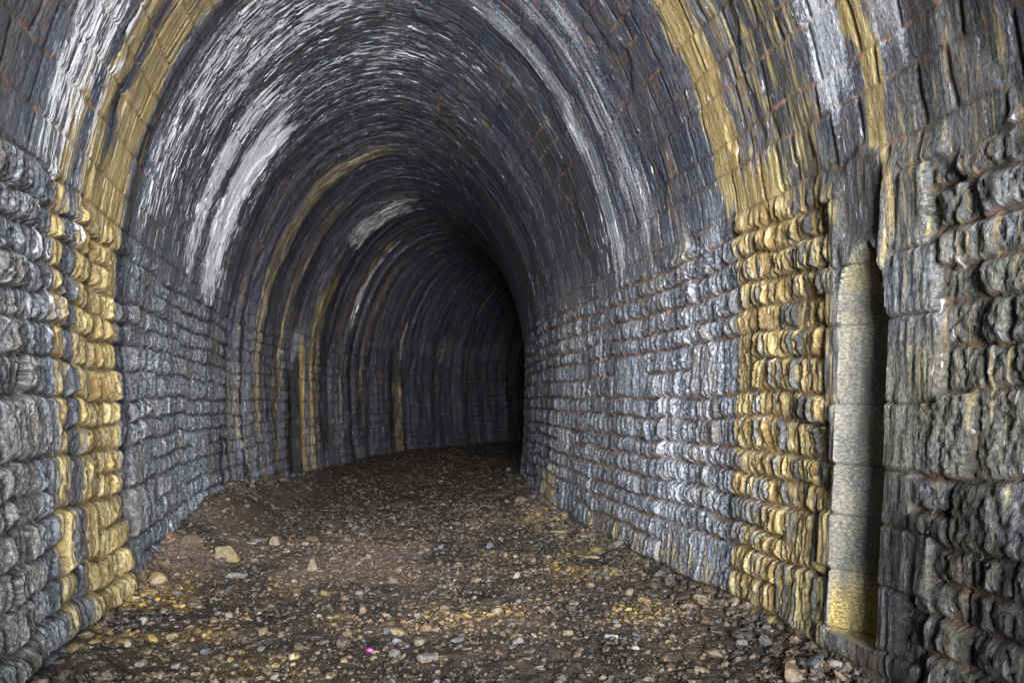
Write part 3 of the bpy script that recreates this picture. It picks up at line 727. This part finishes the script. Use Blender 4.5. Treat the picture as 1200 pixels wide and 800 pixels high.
# ordinary lumps of the same kinds, nothing tells them apart
base_meshes = [rock_mesh('loose_stone', (.075, .06, .042), 300+i, 13) for i in range(10)]
rr = random.Random(4); mats = [M_GREY, M_GREY, M_TAN, M_DARK, M_TAN, M_DARK, M_OCHRE, M_GREY]
for i, b in enumerate(base_meshes): b.materials.append(mats[i % 8])
for i in range(120):
    s = rr.uniform(3.3, 10) if i < 90 else rr.uniform(9, 16); x = rr.uniform(-1.95, 1.95)
    o = link(bpy.data.objects.new('loose_stone', base_meshes[i % 10]))
    X, Y = floor_pos(np.array(s), np.array(x)); sc = rr.uniform(.6, 1.35)
    drop(o, float(X), float(Y), rr.uniform(0, 6.28), .003); o.scale = (sc*rr.uniform(.8, 1.3), sc, sc*rr.uniform(.7, 1.1))
    tag(o, 'loose fist-sized stone lying among the gravel of the tunnel floor', 'rock', 'loose stones on the tunnel floor')

# a scrap of pink plastic
def pink():
    m = NT('pink_plastic'); m.b.inputs['Base Color'].default_value = (.26, .015, .16, 1); m.b.inputs['Roughness'].default_value = .4
    bm = bmesh.new(); rr = random.Random(3)
    bmesh.ops.create_icosphere(bm, subdivisions=2, radius=.017)
    for v in bm.verts: v.co = Vector((v.co.x*1.1, v.co.y*.8, v.co.z*.75))*(1+rr.uniform(-.18, .18)); v.co.z += .030
    me = bpy.data.meshes.new('plastic_scrap'); bm.to_mesh(me); bm.free(); me.materials.append(m.m)
    o = link(bpy.data.objects.new('plastic_scrap', me)); X, Y = px(433, 758); drop(o, X, Y)
    tag(o, 'tiny crumpled bright pink plastic scrap on the dark gravel', 'litter')
pink()

# ------------------------------------------------------------------ unseen bank and shell that shape the light
def outside():
    m = NT('unseen_bank_and_shell'); tc = m.n.new('ShaderNodeTexCoord')
    n = m.noise(tc.outputs['Object'], .8, 5, .6)
    m.l(m.mix(m.rng(n, .4, .6), (.05, .07, .025), (.13, .11, .07)), m.b.inputs['Base Color']); m.b.inputs['Roughness'].default_value = .9
    # a bank sloped to admit low light, and a tube added to block stray sky
    me = bpy.data.meshes.new('ground'); bm = bmesh.new()
    bmesh.ops.create_grid(bm, x_segments=40, y_segments=40, size=1)
    x0, y0 = floor_pos(np.array(TAU_UNSEEN_MOUTH), np.array(0.)); h = heading(np.array(TAU_UNSEEN_MOUTH))
    for v in bm.verts:
        a, b = v.co.x*50, (v.co.y-1)*25-.05
        v.co = Vector((float(x0)+a*math.cos(h)+b*math.sin(h), float(y0)-a*math.sin(h)+b*math.cos(h), -.35+.50*b+.3*math.sin(a*.5+b*.7)*min(1, -b*.2)))
    bm.to_mesh(me); bm.free(); me.materials.append(m.m)
    tag(link(bpy.data.objects.new('ground', me)), 'unseen grassy bank outside the tunnel mouth, sloped to let low light in', 'ground', kind='structure')
    sv = np.linspace(TAU_UNSEEN_MOUTH+.05, 45, 100); tv = np.linspace(0, 1, 60)
    S, A = np.meshgrid(sv, tv, indexing='ij'); S = S.ravel(); a = A.ravel()*2*math.pi
    X, Y = floor_pos(S, np.cos(a)*4.2); Z = 2.4+np.sin(a)*4.6
    I = (np.arange(99)[:, None]*60+np.arange(59)[None]).ravel()
    o = mesh_from('sky_shell', np.stack([X, Y, Z], 1), np.stack([I, I+1, I+61, I+60], 1), m.m)
    tag(o, 'unseen shell around the tunnel lining, added to keep stray sky light out', 'sky_shell', kind='structure')
outside()

# ------------------------------------------------------------------ light, sky, camera
W = bpy.data.worlds.new('World'); scene.world = W; W.use_nodes = True
nt = W.node_tree; bg = nt.nodes['Background']
sky = nt.nodes.new('ShaderNodeTexSky'); sky.sky_type = 'NISHITA'; sky.sun_disc = False
AZ, EL = R(168), R(1.5)                     # the light stands low behind the camera, down the line of the tunnel
dirv = Vector((math.sin(AZ)*math.cos(EL), math.cos(AZ)*math.cos(EL), math.sin(EL)))
sky.sun_elevation = EL; sky.sun_rotation = AZ
nt.links.new(sky.outputs[0], bg.inputs[0]); bg.inputs[1].default_value = .07; sky.dust_density = .2; sky.ozone_density = 4
fill_sun = bpy.data.lights.new('fill_sun', 'SUN'); fill_sun.energy = 1.5; fill_sun.angle = R(56); fill_sun.color = (.89, .945, 1)  # very wide disc, partly below the horizon, added to fill the vault from beneath
so = link(bpy.data.objects.new('fill_sun', fill_sun)); so.rotation_euler = (-dirv).to_track_quat('-Z', 'Y').to_euler(); so.location = (0, -20, 10)

cam = bpy.data.cameras.new('camera'); co = link(bpy.data.objects.new('camera', cam)); scene.camera = co
co.location = (0, 0, 1.45); co.rotation_euler = (R(90), 0, 0)
cam.lens = 24; cam.sensor_width = 36; cam.shift_y = 70/1200; cam.clip_start = .05; cam.clip_end = 3000

scene.render.engine = 'CYCLES'
cy = scene.cycles
cy.use_denoising = True; cy.denoiser = 'OPENIMAGEDENOISE'; cy.denoising_input_passes = 'RGB_ALBEDO_NORMAL'; cy.denoising_prefilter = 'NONE'
cy.max_bounces = 7; cy.diffuse_bounces = 5; cy.glossy_bounces = 3; cy.sample_clamp_indirect = 6; cy.caustics_reflective = False; cy.caustics_refractive = False
vs = scene.view_settings; vs.view_transform = 'Standard'; vs.look = 'None'; vs.exposure = 4.8; vs.gamma = 1
